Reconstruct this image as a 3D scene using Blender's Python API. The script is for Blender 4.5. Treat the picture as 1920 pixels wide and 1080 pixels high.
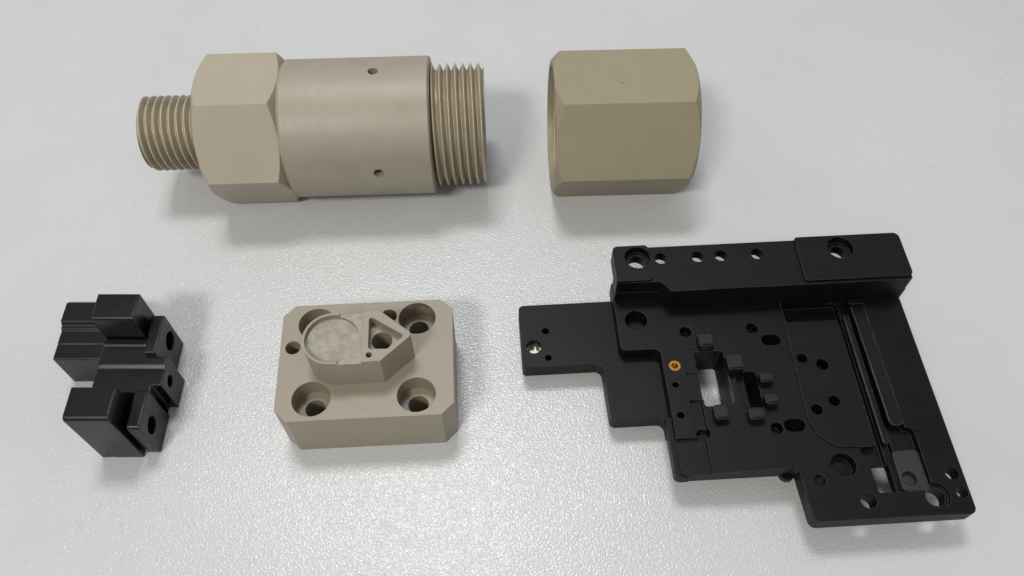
import bpy, bmesh, math, random
from mathutils import Vector, Matrix
random.seed(7)
for o in list(bpy.data.objects): bpy.data.objects.remove(o)
scene = bpy.context.scene
MM = 0.001
col = scene.collection

# ------------------------------------------------------------------ camera
cam_d = bpy.data.cameras.new('camera'); cam = bpy.data.objects.new('camera', cam_d); col.objects.link(cam)
cam_d.sensor_fit = 'HORIZONTAL'; cam_d.sensor_width = 36.0
cam_d.lens = 36.0 * 1523.83 / 1920.0
cam_d.shift_y = 115.97 / 1920.0
cam_d.clip_start = 0.01; cam_d.clip_end = 20
cam.location = (0, 0, 0.215)
cam.rotation_euler = (math.radians(90 - 59.47), 0, 0)
scene.camera = cam

# ------------------------------------------------------------------ light
world = bpy.data.worlds.new('World'); scene.world = world; world.use_nodes = True
wb = world.node_tree.nodes['Background']; wb.inputs[0].default_value = (0.93, 0.97, 1.0, 1); wb.inputs[1].default_value = 0.36

def area(name, loc, target, w, h, power, color):
    d = bpy.data.lights.new(name, 'AREA'); d.shape = 'RECTANGLE'; d.size = w; d.size_y = h
    d.energy = power; d.color = color
    o = bpy.data.objects.new(name, d); col.objects.link(o)
    o.location = loc
    o.rotation_euler = (Vector(target) - Vector(loc)).to_track_quat('-Z', 'Y').to_euler()
    return o
area('ceiling_lamp_back', (-0.14, 0.54, 1.25), (0, 0.13, 0), 0.34, 0.24, 6.8, (1.0, 0.99, 0.98))
area('ceiling_lamp_front', (-0.68, -0.95, 1.55), (0, 0.13, 0), 0.45, 0.26, 18.5, (1.0, 0.955, 0.88))

scene.view_settings.view_transform = 'Standard'
scene.view_settings.look = 'None'
scene.view_settings.exposure = 0.06
scene.view_settings.gamma = 1.0
scene.view_settings.use_curve_mapping = False

# ------------------------------------------------------------------ materials
def new_mat(name):
    m = bpy.data.materials.new(name); m.use_nodes = True
    nt = m.node_tree; b = nt.nodes['Principled BSDF']
    return m, nt, b
def node(nt, t, **kw):
    n = nt.nodes.new(t)
    for k, v in kw.items():
        if k.startswith('i_'):
            key = k[2:]
            n.inputs[int(key) if key.isdigit() else key].default_value = v
        else: setattr(n, k, v)
    return n
def coords(nt, scale, rot=(0, 0, 0)):
    tc = node(nt, 'ShaderNodeTexCoord'); mp = node(nt, 'ShaderNodeMapping')
    mp.inputs['Scale'].default_value = scale; mp.inputs['Rotation'].default_value = rot
    nt.links.new(tc.outputs['Object'], mp.inputs['Vector']); return mp.outputs[0]
def ramp(nt, fac, stops):
    r = node(nt, 'ShaderNodeValToRGB'); e = r.color_ramp.elements
    while len(e) < len(stops): e.new(0.5)
    for el, (p, c) in zip(e, stops): el.position = p; el.color = c if len(c) == 4 else (*c, 1)
    nt.links.new(fac, r.inputs[0]); return r.outputs[0]
def noise(nt, vec, scale, detail=4, rough=0.55):
    n = node(nt, 'ShaderNodeTexNoise'); n.inputs['Scale'].default_value = scale
    n.inputs['Detail'].default_value = detail; n.inputs['Roughness'].default_value = rough
    nt.links.new(vec, n.inputs['Vector']); return n.outputs[0]
def mixc(nt, a, b, fac, mode='MIX'):
    m = node(nt, 'ShaderNodeMix', data_type='RGBA', blend_type=mode)
    for sock, v in ((m.inputs[6], a), (m.inputs[7], b), (m.inputs[0], fac)):
        if hasattr(v, 'is_linked'): nt.links.new(v, sock)
        elif isinstance(v, (int, float)): sock.default_value = v
        else: sock.default_value = (*v, 1) if len(v) == 3 else v
    return m.outputs[2]
def grey(v): return (v, v, v, 1)

def machined(name, base, dark, rough, streak, streak_amt, bump_mm, bevel_mm, spec=0.5, mott=0.35, speck=None, rv=0.1, edge=None):
    """machined plastic: streaked by the cutter, rounded edges, faint blotches"""
    m, nt, b = new_mat(name)
    v1 = coords(nt, (1, 1, 1)); vs = coords(nt, streak)
    blot = noise(nt, v1, 90, 5, 0.6); st = noise(nt, vs, 1, 3, 0.6); fine = noise(nt, v1, 2600, 2, 0.5)
    c = mixc(nt, base, dark, ramp(nt, blot, [(0.38, grey(0)), (0.68, grey(mott))]))
    c = mixc(nt, c, dark, ramp(nt, st, [(0.42, grey(0)), (0.75, grey(streak_amt))]))
    if speck:
        sp = node(nt, 'ShaderNodeTexVoronoi'); sp.inputs['Scale'].default_value = 95; nt.links.new(v1, sp.inputs['Vector'])
        c = mixc(nt, c, speck, ramp(nt, sp.outputs['Distance'], [(0.018, grey(0.85)), (0.03, grey(0))]))
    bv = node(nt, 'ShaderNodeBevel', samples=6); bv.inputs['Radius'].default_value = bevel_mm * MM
    if edge:                                   # worn edges plus pale edge highlights painted into the colour, broken by noise
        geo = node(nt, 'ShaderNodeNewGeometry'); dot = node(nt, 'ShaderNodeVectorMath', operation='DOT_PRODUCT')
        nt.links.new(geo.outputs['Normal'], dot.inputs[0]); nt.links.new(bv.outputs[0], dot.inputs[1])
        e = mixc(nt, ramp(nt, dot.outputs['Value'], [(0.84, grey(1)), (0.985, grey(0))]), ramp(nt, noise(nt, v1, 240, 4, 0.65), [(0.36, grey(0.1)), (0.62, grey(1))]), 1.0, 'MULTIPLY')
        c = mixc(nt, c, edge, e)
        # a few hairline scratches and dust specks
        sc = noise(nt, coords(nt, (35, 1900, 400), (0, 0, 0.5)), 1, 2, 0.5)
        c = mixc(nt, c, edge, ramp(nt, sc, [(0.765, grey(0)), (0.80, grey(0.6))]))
    nt.links.new(c, b.inputs['Base Color'])
    r = ramp(nt, st, [(0.3, grey(max(rough - rv, 0.05))), (0.7, grey(min(rough + rv, 1)))])
    nt.links.new(r, b.inputs['Roughness'])
    b.inputs['Specular IOR Level'].default_value = spec
    add = node(nt, 'ShaderNodeMath', operation='MULTIPLY_ADD'); nt.links.new(fine, add.inputs[0]); add.inputs[1].default_value = 0.45; nt.links.new(st, add.inputs[2])
    bp = node(nt, 'ShaderNodeBump'); bp.inputs['Strength'].default_value = 1; bp.inputs['Distance'].default_value = bump_mm * MM
    nt.links.new(add.outputs[0], bp.inputs['Height']); nt.links.new(bv.outputs[0], bp.inputs['Normal']); nt.links.new(bp.outputs[0], b.inputs['Normal'])
    return m

M = {}
TAN, TAN_D = (0.365, 0.318, 0.250), (0.270, 0.225, 0.165)
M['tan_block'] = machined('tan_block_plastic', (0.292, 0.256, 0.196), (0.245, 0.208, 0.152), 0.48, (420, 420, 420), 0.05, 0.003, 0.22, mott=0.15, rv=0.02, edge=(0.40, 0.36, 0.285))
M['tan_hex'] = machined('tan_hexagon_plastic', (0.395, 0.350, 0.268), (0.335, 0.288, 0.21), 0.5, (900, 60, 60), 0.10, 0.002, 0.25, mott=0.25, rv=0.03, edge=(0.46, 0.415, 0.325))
M['tan_turned'] = machined('tan_turned_plastic', (0.345, 0.310, 0.243), (0.28, 0.245, 0.185), 0.46, (3200, 12, 12), 0.28, 0.0025, 0.2, mott=0.5, rv=0.02)
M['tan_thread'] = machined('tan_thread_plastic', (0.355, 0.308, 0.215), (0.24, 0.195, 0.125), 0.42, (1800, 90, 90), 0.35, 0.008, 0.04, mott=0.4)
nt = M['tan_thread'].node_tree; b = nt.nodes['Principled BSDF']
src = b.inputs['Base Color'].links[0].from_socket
at = node(nt, 'ShaderNodeAttribute', attribute_name='crest_height')
crest_noise = noise(nt, coords(nt, (1, 1, 1)), 900, 3)
fac = mixc(nt, ramp(nt, at.outputs['Fac'], [(0.70, grey(0)), (0.95, grey(1))]), ramp(nt, crest_noise, [(0.3, grey(0.5)), (0.6, grey(1))]), 1.0, 'MULTIPLY')
nt.links.new(mixc(nt, src, (0.60, 0.54, 0.41), fac), b.inputs['Base Color'])  # thread crests paler than the flanks, varied by noise
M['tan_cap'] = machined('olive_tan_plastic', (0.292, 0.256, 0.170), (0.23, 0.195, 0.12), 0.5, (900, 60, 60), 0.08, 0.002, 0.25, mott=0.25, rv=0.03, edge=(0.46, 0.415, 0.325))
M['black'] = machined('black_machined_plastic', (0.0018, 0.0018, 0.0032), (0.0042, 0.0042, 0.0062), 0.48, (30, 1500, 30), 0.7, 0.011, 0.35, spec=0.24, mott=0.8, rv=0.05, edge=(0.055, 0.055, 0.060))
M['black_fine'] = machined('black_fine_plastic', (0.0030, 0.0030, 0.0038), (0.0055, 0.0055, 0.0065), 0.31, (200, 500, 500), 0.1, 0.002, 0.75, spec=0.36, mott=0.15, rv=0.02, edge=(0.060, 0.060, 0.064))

M['black_pad'] = machined('lighter_black_plastic', (0.015, 0.0147, 0.0172), (0.026, 0.0255, 0.029), 0.5, (300, 300, 300), 0.5, 0.009, 0.4, spec=0.5, mott=0.8)  # lighter black tone for the corner pad

M['black_stud'] = machined('black_stud_plastic', (0.0045, 0.0045, 0.0055), (0.008, 0.008, 0.0095), 0.44, (300, 300, 300), 0.4, 0.006, 0.35, spec=0.4, mott=0.6, rv=0.04)

def metal(name, colr, rough):
    m, nt, b = new_mat(name)
    v = coords(nt, (1, 1, 1)); n = noise(nt, v, 1500, 3)
    nt.links.new(mixc(nt, colr, tuple(k * 0.55 for k in colr), n), b.inputs['Base Color'])
    b.inputs['Metallic'].default_value = 1; b.inputs['Roughness'].default_value = rough
    return m
M['brass'] = metal('brass', (0.85, 0.52, 0.12), 0.22)
M['steel'] = metal('steel', (0.5, 0.48, 0.44), 0.28)

# worn disc floor of the boss
m, nt, b = new_mat('scuffed_pocket_plastic')
v = coords(nt, (1, 1, 1)); n1 = noise(nt, v, 380, 6, 0.7); n2 = noise(nt, v, 1400, 3)
c = mixc(nt, (0.265, 0.240, 0.182), (0.385, 0.358, 0.285), ramp(nt, n1, [(0.42, grey(0)), (0.66, grey(0.9))]))
nt.links.new(c, b.inputs['Base Color']); b.inputs['Roughness'].default_value = 0.55
bp = node(nt, 'ShaderNodeBump'); bp.inputs['Distance'].default_value = 0.02 * MM; nt.links.new(n2, bp.inputs['Height']); nt.links.new(bp.outputs[0], b.inputs['Normal'])
M['scuffed'] = m

# table laminate: fine leathery embossing
m, nt, b = new_mat('grey_white_embossed_laminate')
v = coords(nt, (1, 1, 1))
wob = node(nt, 'ShaderNodeTexNoise'); wob.inputs['Scale'].default_value = 260; wob.inputs['Detail'].default_value = 2; nt.links.new(v, wob.inputs['Vector'])
vm = node(nt, 'ShaderNodeVectorMath', operation='MULTIPLY_ADD'); nt.links.new(wob.outputs['Color'], vm.inputs[0]); vm.inputs[1].default_value = (0.0008,) * 3; nt.links.new(v, vm.inputs[2])
n1 = noise(nt, vm.outputs[0], 1750, 0.8, 0.5)
ridge = n1
stain = noise(nt, v, 16, 5, 0.62); stain2 = noise(nt, v, 120, 5, 0.7)
c = mixc(nt, (0.575, 0.582, 0.588), (0.52, 0.525, 0.525), ramp(nt, stain, [(0.42, grey(0)), (0.75, grey(0.7))]))
c = mixc(nt, c, (0.42, 0.41, 0.40), ramp(nt, stain2, [(0.66, grey(0)), (0.80, grey(0.4))]))
patch = ramp(nt, noise(nt, v, 22, 2, 0.5), [(0.56, grey(0)), (0.70, grey(1))])
mark = ramp(nt, noise(nt, v, 330, 4, 0.7), [(0.60, grey(0)), (0.72, grey(0.55))])
c = mixc(nt, c, (0.33, 0.33, 0.32), mixc(nt, patch, mark, 1.0, 'MULTIPLY'))
sp = node(nt, 'ShaderNodeTexVoronoi'); sp.inputs['Scale'].default_value = 17; nt.links.new(vm.outputs[0], sp.inputs['Vector'])
c = mixc(nt, c, (0.16, 0.15, 0.14), ramp(nt, sp.outputs['Distance'], [(0.004, grey(0.75)), (0.009, grey(0))]))
nt.links.new(c, b.inputs['Base Color'])
b.inputs['Roughness'].default_value = 0.245
b.inputs['Specular IOR Level'].default_value = 0.5
bp = node(nt, 'ShaderNodeBump'); bp.inputs['Distance'].default_value = 0.16 * MM; bp.inputs['Strength'].default_value = 1
nt.links.new(ridge, bp.inputs['Height']); nt.links.new(bp.outputs[0], b.inputs['Normal'])
M['table'] = m

# ------------------------------------------------------------------ mesh helpers (all in millimetres)
def link(name, me, mat, parent=None, smooth=32):
    me.materials.clear(); me.materials.append(mat)
    for p in me.polygons: p.use_smooth = True
    me.set_sharp_from_angle(angle=math.radians(smooth))
    o = bpy.data.objects.new(name, me); col.objects.link(o)
    if parent: o.parent = parent
    return o
def thing(name, label, cat, loc, yaw, group=None):
    o = bpy.data.objects.new(name, None); col.objects.link(o)
    o.empty_display_size = 0.01
    o.location = Vector(loc) * MM; o.rotation_euler = (0, 0, yaw)
    o['label'] = label; o['category'] = cat
    if group: o['group'] = group
    return o
def fillet(pts, seg=6):
    """pts: (x, y) or (x, y, r) -> polygon with rounded corners"""
    out = []; n = len(pts)
    for i, p in enumerate(pts):
        r = p[2] if len(p) > 2 else 0
        P = Vector(p[:2]); A = Vector(pts[i - 1][:2]); B = Vector(pts[(i + 1) % n][:2])
        if r <= 0: out.append((P.x, P.y)); continue
        u = (A - P).normalized(); w = (B - P).normalized(); ang = u.angle(w)
        t = r / math.tan(ang / 2)
        t = min(t, (A - P).length * .49, (B - P).length * .49); r = t * math.tan(ang / 2)
        cpt = P + (u + w).normalized() * (r / math.sin(ang / 2))
        a0 = P + u * t - cpt; a1 = P + w * t - cpt
        th0 = math.atan2(a0.y, a0.x); d = math.atan2(a1.y, a1.x) - th0
        while d > math.pi: d -= 2 * math.pi
        while d < -math.pi: d += 2 * math.pi
        for k in range(seg + 1):
            th = th0 + d * k / seg; out.append((cpt.x + r * math.cos(th), cpt.y + r * math.sin(th)))
    return out
def rect(x0, y0, x1, y1, r=0): return fillet([(x0, y0, r), (x1, y0, r), (x1, y1, r), (x0, y1, r)])
def circ(x, y, d, n=40, sy=1.0): return [(x + d / 2 * math.cos(2 * math.pi * k / n), y + d / 2 * sy * math.sin(2 * math.pi * k / n)) for k in range(n)]
def slot(x, y, l, w, n=12):
    h = (l - w) / 2
    return [(x + h + w / 2 * math.cos(a), y + w / 2 * math.sin(a)) for a in [-math.pi / 2 + math.pi * k / n for k in range(n + 1)]] + \
           [(x - h + w / 2 * math.cos(a), y + w / 2 * math.sin(a)) for a in [math.pi / 2 + math.pi * k / n for k in range(n + 1)]]
def prism_mesh(poly, z0, z1, axis='z', name='prism'):
    """axis z: poly in xy. axis x: poly in (y, z), extruded along x from z0 to z1"""
    area2 = sum(poly[i - 1][0] * poly[i][1] - poly[i][0] * poly[i - 1][1] for i in range(len(poly)))
    if area2 < 0: poly = poly[::-1]
    n = len(poly)
    f = (lambda p, z: (p[0] * MM, p[1] * MM, z * MM)) if axis == 'z' else (lambda p, z: (z * MM, p[0] * MM, p[1] * MM))
    vs = [f(p, z0) for p in poly] + [f(p, z1) for p in poly]
    fs = [tuple(range(n))[::-1], tuple(range(n, 2 * n))] + [(i, (i + 1) % n, n + (i + 1) % n, n + i) for i in range(n)]
    me = bpy.data.meshes.new(name); me.from_pydata(vs, [], fs); me.update(); return me
def csg(base, cutters=(), adds=()):
    """base mesh plus adds minus cutters, exact boolean, returns a clean mesh"""
    tmp = []
    bo = bpy.data.objects.new('tmp', base); col.objects.link(bo); tmp.append(bo)
    for op, lst in (('UNION', adds), ('DIFFERENCE', cutters)):
        for me in lst:
            co = bpy.data.objects.new('tmp', me); col.objects.link(co); tmp.append(co)
            md = bo.modifiers.new('b', 'BOOLEAN'); md.operation = op; md.solver = 'EXACT'; md.object = co
    dg = bpy.context.evaluated_depsgraph_get(); dg.update()
    res = bpy.data.meshes.new_from_object(bo.evaluated_get(dg))
    for o in tmp: bpy.data.objects.remove(o)
    bm = bmesh.new(); bm.from_mesh(res)
    bmesh.ops.remove_doubles(bm, verts=bm.verts, dist=2e-6)
    bmesh.ops.dissolve_degenerate(bm, dist=2e-6, edges=bm.edges)
    bm.to_mesh(res); bm.free(); return res
def lathe_mesh(profile, n=64, close=True, name='lathe'):
    """profile: list of (axial, radius) in mm, revolved about X"""
    vs, fs = [], []
    for s, r in profile:
        for k in range(n):
            a = 2 * math.pi * k / n; vs.append((s * MM, r * math.cos(a) * MM, r * math.sin(a) * MM))
    for i in range(len(profile) - 1):
        for k in range(n):
            k2 = (k + 1) % n; fs.append((i * n + k, i * n + k2, (i + 1) * n + k2, (i + 1) * n + k))
    if close:
        fs.append(tuple(range(n))[::-1]); m_ = (len(profile) - 1) * n; fs.append(tuple(range(m_, m_ + n)))
    me = bpy.data.meshes.new(name); me.from_pydata(vs, [], fs)
    bm = bmesh.new(); bm.from_mesh(me); bmesh.ops.recalc_face_normals(bm, faces=bm.faces); bm.to_mesh(me); bm.free()
    return me
def thread_mesh(s0, s1, r_root, r_crest, pitch, n=72, crest=0.03, cham=1.2, inside=False, phase=0.0, cap0=True, cap1=True):
    """helical V thread along X; mesh rows follow the helix so that crests stay sharp"""
    prof = [(0.0, 0.0), (0.10, 0.0), (0.33, 0.52), (0.55 - crest, 1.0), (0.55 + crest, 1.0), (0.78, 0.5)]
    P = len(prof); i0 = int(s0 / pitch) - 3; i1 = int(s1 / pitch) + 3
    vs, fs, wc = [], [], []
    rows = (i1 - i0) * P
    for i in range(rows + 1):
        f, h = prof[i % P]; sr = (i0 + i // P + f + phase) * pitch
        for k in range(n):
            s = sr + pitch * k / n; a = 2 * math.pi * k / n
            r = r_root + (r_crest - r_root) * h
            if not inside:
                lim = 99.0
                if cap1: lim = r_crest - cham + max(0, s1 - s)
                if cap0: lim = min(lim, r_crest - cham + max(0, s - s0))
                r = min(r, lim)
            r *= 1 + 0.0016 * math.sin(7.3 * s + 5 * a) * h
            vs.append((s * MM, r * math.cos(a) * MM, r * math.sin(a) * MM)); wc.append(h)
    for i in range(rows):
        for k in range(n):
            if k < n - 1: fs.append((i * n + k, i * n + k + 1, (i + 1) * n + k + 1, (i + 1) * n + k))
            elif i + 1 + P <= rows: fs.append((i * n + k, (i + P) * n, (i + 1 + P) * n, (i + 1) * n + k))
    me = bpy.data.meshes.new('thread'); me.from_pydata(vs, [], fs)
    me.attributes.new('crest_height', 'FLOAT', 'POINT').data.foreach_set('value', wc)
    bm = bmesh.new(); bm.from_mesh(me)
    for co, no in ((s0, (-1, 0, 0)), (s1, (1, 0, 0))):
        r = bmesh.ops.bisect_plane(bm, geom=bm.verts[:] + bm.edges[:] + bm.faces[:], plane_co=(co * MM, 0, 0), plane_no=no, clear_outer=True, dist=1e-7)
        if not inside:
            es = [e for e in r['geom_cut'] if isinstance(e, bmesh.types.BMEdge)]
            bmesh.ops.holes_fill(bm, edges=es, sides=0)
    bmesh.ops.delete(bm, geom=[v for v in bm.verts if not v.link_faces], context='VERTS')
    bmesh.ops.recalc_face_normals(bm, faces=bm.faces)
    if inside: bmesh.ops.reverse_faces(bm, faces=bm.faces)
    bm.to_mesh(me); bm.free(); return me
def hex_mesh(s0, s1, a, roll, re0, re1, slope0, slope1, n=24, bore=None):
    """hexagon prism along X, ends turned to a cone; angle 0 = towards -Y, 90 = up"""
    R = a / math.cos(math.pi / 6)
    angs = [2 * math.pi * k / (6 * n) for k in range(6 * n)]
    rows = [[] for _ in range(4)]
    for t in angs:
        loc = ((t + math.pi / 6) % (math.pi / 3)) - math.pi / 6    # 0 at flat centre
        hr = a / math.cos(loc)
        A = t + math.pi / 6 + roll                                   # flats at 30, 90, ...
        d = (-math.cos(A), math.sin(A))
        c0 = s0 + max(0, (hr - re0)) * slope0; c1 = s1 - max(0, (hr - re1)) * slope1
        for row, (s, r) in zip(rows, ((s0, min(re0, hr)), (c0, hr), (c1, hr), (s1, min(re1, hr)))):
            row.append((s * MM, d[0] * r * MM, d[1] * r * MM))
    vs = sum(rows, []); n6 = 6 * n; fs = []
    for i in range(3):
        for k in range(n6):
            k2 = (k + 1) % n6; fs.append((i * n6 + k, i * n6 + k2, (i + 1) * n6 + k2, (i + 1) * n6 + k))
    fs.append(tuple(range(n6))[::-1]); fs.append(tuple(range(3 * n6, 4 * n6)))
    me = bpy.data.meshes.new('hexagon'); me.from_pydata(vs, [], fs)
    bm = bmesh.new(); bm.from_mesh(me); bmesh.ops.remove_doubles(bm, verts=bm.verts, dist=1e-6)
    bmesh.ops.recalc_face_normals(bm, faces=bm.faces); bm.to_mesh(me); bm.free(); return me
def moved(me, mat):
    me.transform(mat); return me
def cyl_mesh(p, direction, d, length, n=32):
    """cylinder from p along direction (mm)"""
    me = prism_mesh(circ(0, 0, d, n), 0, length)
    q = Vector(direction).to_track_quat('Z', 'Y').to_matrix().to_4x4()
    me.transform(Matrix.Translation(Vector(p) * MM) @ q); return me

# ------------------------------------------------------------------ table
me = prism_mesh(rect(-520, -260, 520, 640, 12), -25, 0)
t = link('table_top', me, M['table']); t['kind'] = 'structure'; t['label'] = 'pale grey embossed laminate table top'

# ------------------------------------------------------------------ threaded coupling
HZ = 21.78
cp = thing('threaded_coupling', 'long tan plastic coupling with hexagon collar, smooth barrel and a thread at each end', 'coupling', (-70, 197.98, 0), 0.0402)
def cpart(name, me, mat):
    me.transform(Matrix.Translation((0, 0, HZ * MM))); return link(name, me, mat, cp)
cpart('hexagon_collar', hex_mesh(-27.9, -1.6, 20.84, 0.0502, 20.2, 19.9, 0.62, 0.55), M['tan_hex'])
bar = lathe_mesh([(-2.6, 20.6), (-1.9, 20.9), (-1.2, 21.78), (43.75, 21.78), (44.1, 21.4)], 128)
RB = 21.78
cut = []
for ang in (94.0, 4.0, -86.0, 184.0):
    a = math.radians(ang); d = (0, -math.cos(a), math.sin(a))
    cut.append(cyl_mesh((27.3, d[1] * 12, d[2] * 12), d, 3.2, 15, 28))
brl = cpart('barrel', csg(bar, cut), M['tan_turned'])
for ang in (94.0, 4.0):
    a = math.radians(ang); d = Vector((0, -math.cos(a), math.sin(a)))
    st = thread_mesh(0, 4, 1.15, 1.45, 0.6, 20, cap0=False, cap1=True, cham=0.3)
    q = d.to_track_quat('X', 'Z').to_matrix().to_4x4()
    st.transform(Matrix.Translation((Vector((27.3, 0, HZ)) + d * 14.2) * MM) @ q)
    o = link('set_screw', st, M['tan_thread'], brl)
cpart('relief_neck', lathe_mesh([(43.0, 20.4), (44.35, 20.4), (44.5, 17.2), (46.5, 17.2)], 96), M['tan_thread'])
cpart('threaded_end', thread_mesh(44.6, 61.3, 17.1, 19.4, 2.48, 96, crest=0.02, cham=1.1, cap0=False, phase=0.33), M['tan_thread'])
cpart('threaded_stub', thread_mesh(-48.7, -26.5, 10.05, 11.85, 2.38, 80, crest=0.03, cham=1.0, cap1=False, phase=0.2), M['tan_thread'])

# ------------------------------------------------------------------ hexagon cap nut
CA = 20.77
nut = thing('hexagon_cap_nut', 'olive tan hexagonal plastic cap nut lying on a flat, open bore at one end', 'nut', (19.43, 200.32, 0), 0.033)
body = hex_mesh(-6.4, 38.5, CA, 0.0, 20.9, 20.3, 0.8, 0.72, 24)
bore = lathe_mesh([(-8, 19.6), (-6.7, 19.6), (-4.4, 18.9), (24, 18.9)], 72)
body = csg(body, [bore, cyl_mesh((14.4, -3.2, 20.0), (0, 0, 1), 0.6, 3, 12)]); body.transform(Matrix.Translation((0, 0, CA * MM)))
link('hexagon_body', body, M['tan_cap'], nut, smooth=24)
bt = thread_mesh(-4.6, 23.5, 18.85, 17.5, 2.48, 72, inside=True); bt.transform(Matrix.Translation((0, 0, CA * MM)))
link('internal_thread', bt, M['tan_thread'], nut)

# ------------------------------------------------------------------ tan block with boss
blk = thing('mounting_block', 'tan plastic mounting block with four counterbored holes and a raised boss', 'block', (-40.67, 113.25, 0), 0.0548)
W, D, H, C = 48.5 / 2, 37.1 / 2, 18.44, 3.48
octo = [(-W + C, -D), (W - C, -D), (W, -D + C), (W, D - C), (W - C, D), (-W + C, D), (-W, D - C), (-W, -D + C)]
cut = []
for x, y in ((-14.4, 12.0), (14.1, 12.5), (-14.5, -12.0), (14.0, -12.2)):
    cut.append(prism_mesh(circ(x, y, 10.6, 48), H - 6.3, H + 2)); cut.append(prism_mesh(circ(x, y, 5.7, 36), -2, H + 1))
cut.append(prism_mesh(circ(-20.7, 4.5, 4.3, 32), 4, H + 2))
cut.append(prism_mesh(circ(6.0, 13.6, 4.6, 32), 4, H + 2))
cut.append(prism_mesh(circ(5.5, 0.2, 5.7, 40), 3, H + 2))
link('base_block', csg(prism_mesh(octo, 0, H), cut), M['tan_block'], blk)
m, nt, b = new_mat('stained_bore_plastic')
c = mixc(nt, (0.26, 0.222, 0.165), (0.16, 0.075, 0.035), ramp(nt, noise(nt, coords(nt, (1, 1, 1)), 320, 4, 0.6), [(0.40, grey(0)), (0.66, grey(0.85))]))
nt.links.new(c, b.inputs['Base Color']); b.inputs['Roughness'].default_value = 0.45
vs = [(5.27 * math.cos(2 * math.pi * k / 48) * MM, 5.27 * math.sin(2 * math.pi * k / 48) * MM, z * MM) for z in (H - 6.25, H - 0.15) for k in range(48)]
me = bpy.data.meshes.new('bore'); me.from_pydata(vs, [], [(k, 48 + k, 48 + (k + 1) % 48, (k + 1) % 48) for k in range(48)])
me.transform(Matrix.Translation((14.1 * MM, 12.5 * MM, 0)))
o = link('stained_bore', me, m, blk); o['label'] = 'rust stained wall of one counterbore'
BT = 30.0
arc = [(-7.4 + 8.0 * math.cos(math.radians(a)), -0.1 + 8.0 * math.sin(math.radians(a))) for a in range(90, 271, 6)]
boss = arc + fillet([(5.3, -8.1, 0.4), (14.1, 0.1, 1.2), (4.9, 8.2, 0.8), (-6.0, 7.9, 0)])
cut = [prism_mesh(circ(-7.4, -0.1, 14.6, 64), BT - 1.6, BT + 2),
       prism_mesh([(-5.8, -9.5), (0.7, -9.5), (0.6, 9.5), (-5.8, 9.5)], BT - 0.75, BT + 2),
       prism_mesh(fillet([(2.3, 6.5, 0.7), (11.9, -0.3, 0.7), (7.4, -4.2, 1.0), (2.4, -4.0, 0.8)]), BT - 3.2, BT + 2),
       prism_mesh(circ(5.5, 0.2, 5.6, 40), 12, BT + 2),
       prism_mesh(circ(2.65, -5.8, 1.7, 24), BT - 5, BT + 2),
       prism_mesh(circ(-14.4, 12.0, 10.6, 48), H - 6.3, BT + 3)]
bo = link('raised_boss', csg(prism_mesh(boss, H - 0.1, BT), cut[:5]), M['tan_block'], blk)
link('disc_recess', prism_mesh(circ(-7.4, -0.1, 14.5, 64), BT - 1.8, BT - 1.5), M['scuffed'], bo)
link('flat_recess', csg(prism_mesh([(-5.6, -7.95), (0.55, -7.95), (0.5, 7.75), (-5.6, 7.75)], BT - 0.9, BT - 0.7), [prism_mesh(circ(-7.4, -0.1, 14.5, 64), BT - 2, BT + 2)]), M['scuffed'], bo)

# ------------------------------------------------------------------ small black stepped part
sb = thing('stepped_block', 'small black plastic part with stepped blocks and holes through its lugs', 'machined part', (-115, 114, 0), 0.0)
def L2(poly): return [(x + 115, y - 114) for x, y in poly]
def bx(x0, y0, x1, y1, z0, z1, r=0): return prism_mesh(L2(rect(x0, y0, x1, y1, r)), z0, z1)
def cx(poly, z0, z1): return prism_mesh(L2(poly), z0, z1)
def hx(y, z, d, x0, x1): return prism_mesh([(p[0], p[1]) for p in circ(y - 114, z, d, 36)], x0 + 115, x1 + 115, axis='x')
def yz(poly, x0, x1): return prism_mesh([(y - 114, z) for y, z in poly], x0 + 115, x1 + 115, axis='x')
B = M['black_fine']
mid = yz([(103.5, 0), (121.8, 0), (121.8, 14.6), (119.9, 14.6), (119.6, 14.2), (113.6, 14.2), (112.6, 13.5), (111.6, 13.7), (105.0, 13.7), (103.5, 12.5)], -117.6, -98.3)
mid = csg(mid, [hx(111.0, 9.2, 3.7, -108, -90), bx(-103.6, 116.2, -90, 126, -2, 30, 0), bx(-101.0, 100, -90, 107.2, -2, 30, 0)])
link('middle_body', mid, B, sb)
lft = yz([(115.8, 0), (135, 0), (135, 14.2), (133.8, 15.4), (127.4, 15.4), (126.6, 14.3), (125.6, 14.1), (125.2, 13.5), (121.0, 13.5), (120.8, 13.3), (116.1, 13.3), (115.8, 13.0)], -131.4, -117.4)
lft = csg(lft, [cx([(-134, 132.6), (-128.6, 138), (-136, 138)], -1, 30)])
link('left_block', lft, B, sb)
fc = csg(yz(fillet([(91.3, 0, 0), (101.0, 0, 0), (101.0, 24.7, .7), (91.3, 24.7, 1.3)]), -116.6, -104.8), [cx([(-104.0, 91.0), (-104.0, 94), (-106.2, 91.0)], -1, 30)][:0])
link('front_column', fc, B, sb)
rb_ = csg(yz(fillet([(122.2, 12, 0), (130.8, 12, 0), (130.8, 24.7, .5), (122.2, 24.7, 1.1)]), -117.2, -105.6))
link('rear_block', rb_, B, sb)
link('rear_base', bx(-117.3, 121.5, -103.5, 131.0, 0, 12.4), B, sb)
fl = csg(yz(fillet([(116.2, 0, 0), (129.0, 0, 0), (129.0, 16.3, .6), (116.2, 16.3, .6)]), -104.3, -101.3), [hx(124.6, 9.0, 5.9, -106, -95)])
link('rear_lug', fl, B, sb)
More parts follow.
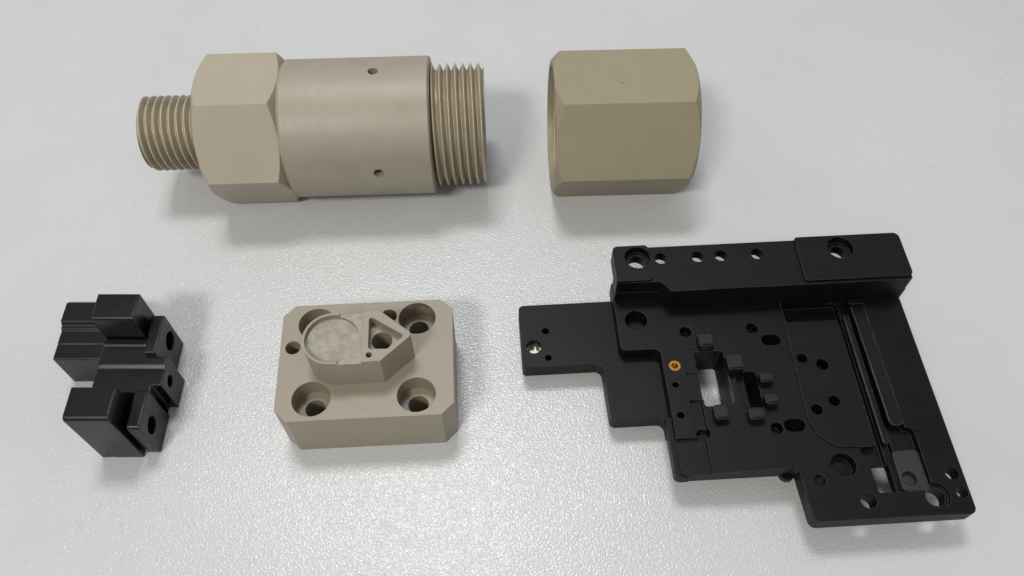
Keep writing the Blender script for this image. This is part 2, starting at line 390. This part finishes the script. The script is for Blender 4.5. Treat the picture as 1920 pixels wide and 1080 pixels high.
pl = csg(yz(fillet([(92.6, 0, 0.8), (104.2, 0, 0), (104.2, 16.4, .4), (92.6, 16.4, 1.2)]), -103.7, -100.3), [hx(97.0, 9.4, 5.4, -108, -95)])
link('front_lug', pl, B, sb)
link('web', bx(-116.4, 99.5, -101.0, 106, 0, 9.5), B, sb)

# ------------------------------------------------------------------ large black plate
pt = thing('fixture_plate', 'large black machined plate with stepped outline, drilled rail, pockets and windows', 'fixture plate', (30, 136, 0), 0.0605)
ZM, ZB, ZR, ZP, ZA = 13.5, 8.3, 22.6, 23.4, 9.0
K = M['black']
main_out = fillet([(0.3, 6, 0), (0.3, -17.5, 1.8), (11.6, -17.5, 2.0), (11.7, -56.2, 1.6), (42.7, -56.2, 1.2), (43.4, -71.1, 2.0), (86.4, -71.1, 2.0), (86.4, 6, 0)])
cut = []
def hole(x, y, d, z0=ZB - 3, z1=ZM + 3): cut.append(prism_mesh(circ(x, y, d, 32), z0, z1))
hole(6.1, -7.4, 6.6, ZB - 2)
for x, y in ((19.9, -12.3), (39.5, -12.2), (19.5, -44.6), (39.6, -44.4)): hole(x, y, 3.5, 10.0)
cut.append(prism_mesh(slot(44.2, -16.5, 5.6, 3.6), ZB - 3, ZM + 3)); cut.append(prism_mesh(slot(44.6, -43.8, 5.9, 3.9), ZB - 3, ZM + 3))
hole(14.9, -23.4, 3.2); hole(14.2, -29.4, 1.9, 10); hole(14.1, -38.9, 2.1, 10)
# pocket on the right
pocket = fillet([(64.6, 8, 0), (64.8, -51.4, 0), (59.6, -51.4, 1.5), (61.6, -54.2, 2), (62.0, -64.4, .6), (76.6, -64.4, 1.2), (76.6, -46.6, 1.5), (74.4, -46.2, .5), (74.3, -4.5, 0), (74.3, 8, 0)])
cut.append(prism_mesh(pocket, 11.0, ZM + 3))
for x, y, d in ((51.6, -22.8, 3.1), (56.8, -25.1, 3.6), (51.7, -39.0, 3.3), (57.1, -36.7, 3.3)): hole(x, y - 0.6, d, 9.8)
hole(54.8, -56.1, 6.8, 10.2); hole(47.5, -59.9, 3.3); hole(58.7, -66.2, 4.3)
cut.append(prism_mesh(circ(77.1, -65.8, 6.9, 40), ZM - 1.6, ZM + 3)); hole(77.1, -65.8, 5.0)
hole(83.2, -59.7, 3.8); hole(84.2, -65.0, 3.4)
cut.append(prism_mesh(rect(49.8, -11.2, 67.4, -3.6, 1.0), 9.0, ZM + 3))
# groove A and slot to the table
cut.append(prism_mesh(rect(64.8, -56.5, 67.4, -6, .8), 9.3, ZM + 3)); cut.append(prism_mesh(rect(69.25, -56.5, 70.2, -6, .2), 9.4, ZM + 3))
cut.append(prism_mesh(rect(62.3, -64.2, 68.0, -55.5, .6), ZB - 3, ZM + 3))
cut.append(prism_mesh(circ(71.6, -60.6, 4.0, 32), 10.0, ZM + 3))
# windows, recesses and strip at the left
cut.append(prism_mesh(rect(21.2, -36.7, 29.4, -19.2, .9), ZB - 3, ZM + 3))
cut.append(prism_mesh(rect(32.3, -38.3, 37.4, -26.6, .9), ZB - 3, ZM + 3))
cut.append(prism_mesh(rect(28.9, -36.0, 33.0, -26.0, .9), ZM - 2.6, ZM + 3))
cut.append(prism_mesh(rect(18.2, -26.0, 22.0, -18.2, .4), ZM - 0.35, ZM + 3)); cut.append(prism_mesh(rect(17.6, -34.6, 21.8, -25.8, .4), ZM - 0.8, ZM + 3)); cut.append(prism_mesh(rect(17.3, -46.0, 20.6, -34.2, .9), ZM - 1.7, ZM + 3))
cut.append(prism_mesh(rect(9, -60, 19.6, -45.9, .5), ZM - 1.2, ZM + 3))
wedge = prism_mesh([(75.0, ZM), (92, ZM - 1.65), (92, ZM + 5), (75.0, ZM + 5)], -8, 82, axis='x')   # right band falls away slightly
wedge.transform(Matrix.Rotation(-math.pi / 2, 4, 'Z'))
wedge.transform(Matrix.Translation((0, 2.6 * MM, 0)))
cut.append(wedge)
base = link('base_plate', csg(prism_mesh(main_out, ZB, ZM), cut), K, pt)
# lower lip along the left side
link('side_lip', prism_mesh(fillet([(10.2, -38.5, 0), (10.2, -56.4, 1.6), (14, -56.4, 0), (14, -38.5, 0)]), ZB + 0.01, ZM - 1.9), K, pt)
# arm
cut = []
hole(-24.3, -12.0, 4.5, 5.2, ZA + 2); hole(-20.4, -6.8, 2.2, 4.5, ZA + 2); hole(-20.3, -16.0, 2.0, 4.5, ZA + 2)
arm = fillet([(-28.0, 2.6, 1.6), (-28.0, -18.8, 1.2), (-4.8, -18.8, 2.2), (-4.4, -37.2, 1.6), (10.9, -37.2, 2.0), (10.9, -42, 0), (18, -42, 0), (18, 2.6, 0)])
link('arm', csg(prism_mesh(arm, 3.7, ZA), cut), K, pt)
ins = lathe_mesh([(0, 2.22), (1.9, 2.22), (1.9, 1.9), (1.4, 1.5), (0.3, 1.5)], 32); ins.transform(Matrix.Translation((-24.3 * MM, -12.0 * MM, 5.2 * MM)) @ Matrix.Rotation(-math.pi / 2, 4, 'Y'))
link('steel_insert', ins, M['steel'], pt)
br = csg(prism_mesh(circ(14.9, -23.4, 3.3, 32), 10.2, ZM + .06), [prism_mesh(circ(14.9, -23.4, 1.9, 24), 10.8, ZM + 1), ])
link('brass_insert', br, M['brass'], pt)
# raised studs
def stud(x, y, w, h, top):
    me = prism_mesh(rect(x - w / 2, y - h / 2, x + w / 2, y + h / 2, .9), ZM - 2.0, ZM + top)
    bm = bmesh.new(); bm.from_mesh(me)
    es = [e for e in bm.edges if all(v.co.z > (ZM + top - .01) * MM for v in e.verts)]
    bmesh.ops.bevel(bm, geom=es, offset=.45 * MM, segments=2, affect='EDGES'); bm.to_mesh(me); bm.free()
    link('locating_stud', me, M['black_stud'], pt)
for x, y, w, h in ((24.6, -16.7, 4.5, 4.4), (31.5, -24.4, 4.6, 5.2), (39.3, -29.8, 3.9, 3.2), (39.2, -36.6, 3.7, 3.4), (24.7, -39.8, 4.1, 4.4), (34.2, -40.8, 4.5, 3.6)): stud(x, y, w, h, 3.0)
# guide rib, ledge and pad inside the pocket
land = fillet([(49.3, -3.6, 0), (48.5, -43.0, 0), (50.0, -47.2, 1.5), (54.2, -51.0, 3), (59.8, -51.4, 0), (64.7, -51.4, .8), (64.7, -3.6, 0)])
link('raised_land', csg(prism_mesh(land, ZM - .3, ZM + .45), [prism_mesh(circ(x, y - .6, d, 32), ZM - 3.5, ZM + 3) for x, y, d in ((51.6, -22.8, 3.1), (56.8, -25.1, 3.6), (51.7, -39.0, 3.3), (57.1, -36.7, 3.3))] + [prism_mesh(rect(49.8, -11.2, 67.4, -3.0, 1.0), 9.0, ZM + 3)]), K, pt)
link('guide_rib', prism_mesh(rect(67.5, -50.5, 69.2, -9.0, .8), 9.2, 12.9), M['black_fine'], pt)
link('guide_ledge', csg(prism_mesh(rect(70.25, -45.9, 74.2, -5.5, 1.7), 9.6, ZM + .7), [prism_mesh([(-60, ZM + .95), (0, ZM - .08), (0, ZM + 4), (-60, ZM + 4)], 60, 80, axis='x')]), M['black_fine'], pt)
link('ledge_tab', prism_mesh(rect(69.6, -6.5, 74.0, -4.8, .4), 9.6, ZM + 1.3), K, pt)
link('corner_pad', csg(prism_mesh(rect(69.2, -64.0, 76.4, -52.4, 1.2), 9.9, 12.3), [prism_mesh(circ(71.8, -60.4, 4.0, 32), 10.6, 15)]), M['black_pad'], pt)
link('window_rib', prism_mesh(rect(29.5, -36.8, 31.7, -25.6, .9), ZB, ZM - .5), M['black_fine'], pt)
link('window_ledge', prism_mesh(rect(32.0, -37.2, 34.4, -26.8, .4), ZB - 1, ZM - 2.2), K, pt)
# rail
rail = fillet([(0.4, 12.1, .8), (0.4, -0.1, .3), (11.0, -0.4, 0), (13.2, -0.4, 1.6), (15.6, -3.9, 1.2), (86.2, -3.9, .8), (86.2, 12.1, 1.5)])
cut = [prism_mesh(circ(7.4, 8.0, 5.0, 32), 5, 30), prism_mesh(circ(7.4, 8.0, 7.7, 40), ZP - 2.6, 30), prism_mesh(circ(67.7, 8.0, 7.8, 40), ZP - 2.6, 30), prism_mesh(circ(67.7, 8.0, 5.0, 32), 5, 30)]
for x in (14.4, 25.3, 32.2, 43.0): cut.append(prism_mesh(circ(x, 7.9, 3.9, 32), 5, 30)); cut.append(prism_mesh(circ(x, 8.6, 5.6, 32), 5, 19.3))
link('rail', csg(prism_mesh(rail, 17.5, ZR), cut), K, pt)
pads = [fillet([(0.3, 12.4, 1.6), (0.3, -0.1, .5), (10.9, -0.2, 1.4), (11.0, 12.4, 1.4)]), fillet([(54.8, 12.6, 1.0), (54.6, -3.1, 1.0), (86.3, -3.1, 1.6), (86.3, 12.6, 1.8)])]
for p in pads: link('rail_pad', csg(prism_mesh(p, ZR - .3, ZP), cut[:4]), K, pt)
web = fillet([(0.45, 5.2, 0), (0.45, -0.15, .3), (11.2, -0.45, 0), (13.25, -0.45, 1.6), (15.65, -3.95 + .1, 1.2), (86.1, -3.8, 0), (86.1, 5.2, 0)])
link('rail_web', prism_mesh(web, ZM - .3, 17.6), K, pt)
# frame under the windows, spacer under the inner corner
link('window_frame', csg(prism_mesh(rect(18.5, -42.5, 41.0, -15.5, 1.5), 2.6, ZB + .1), [prism_mesh(rect(21.2, -36.7, 29.4, -19.2, .9), 0, 20), prism_mesh(rect(32.3, -38.3, 37.4, -26.6, .9), 0, 20), prism_mesh(rect(32.3, -30, 35.0, -26.6, .4), 0, 20)]), K, pt)
link('spacer', prism_mesh(circ(41.2, -55.5, 4.2, 28), ZB - 1.4, ZB + .2), K, pt)
# feet that carry the plate
for x0, y0, x1, y1, z1 in ((3, -33, 16.5, -1, 4.0), (46, -46, 60, -10, ZB + .2), (66, -50, 84, 3, ZB + .2), (46.5, -58, 60, -50, ZB + .2)):
    link('foot', prism_mesh(rect(x0, y0, x1, y1, 1), 0, z1), K, pt)
scene.render.engine = 'CYCLES'
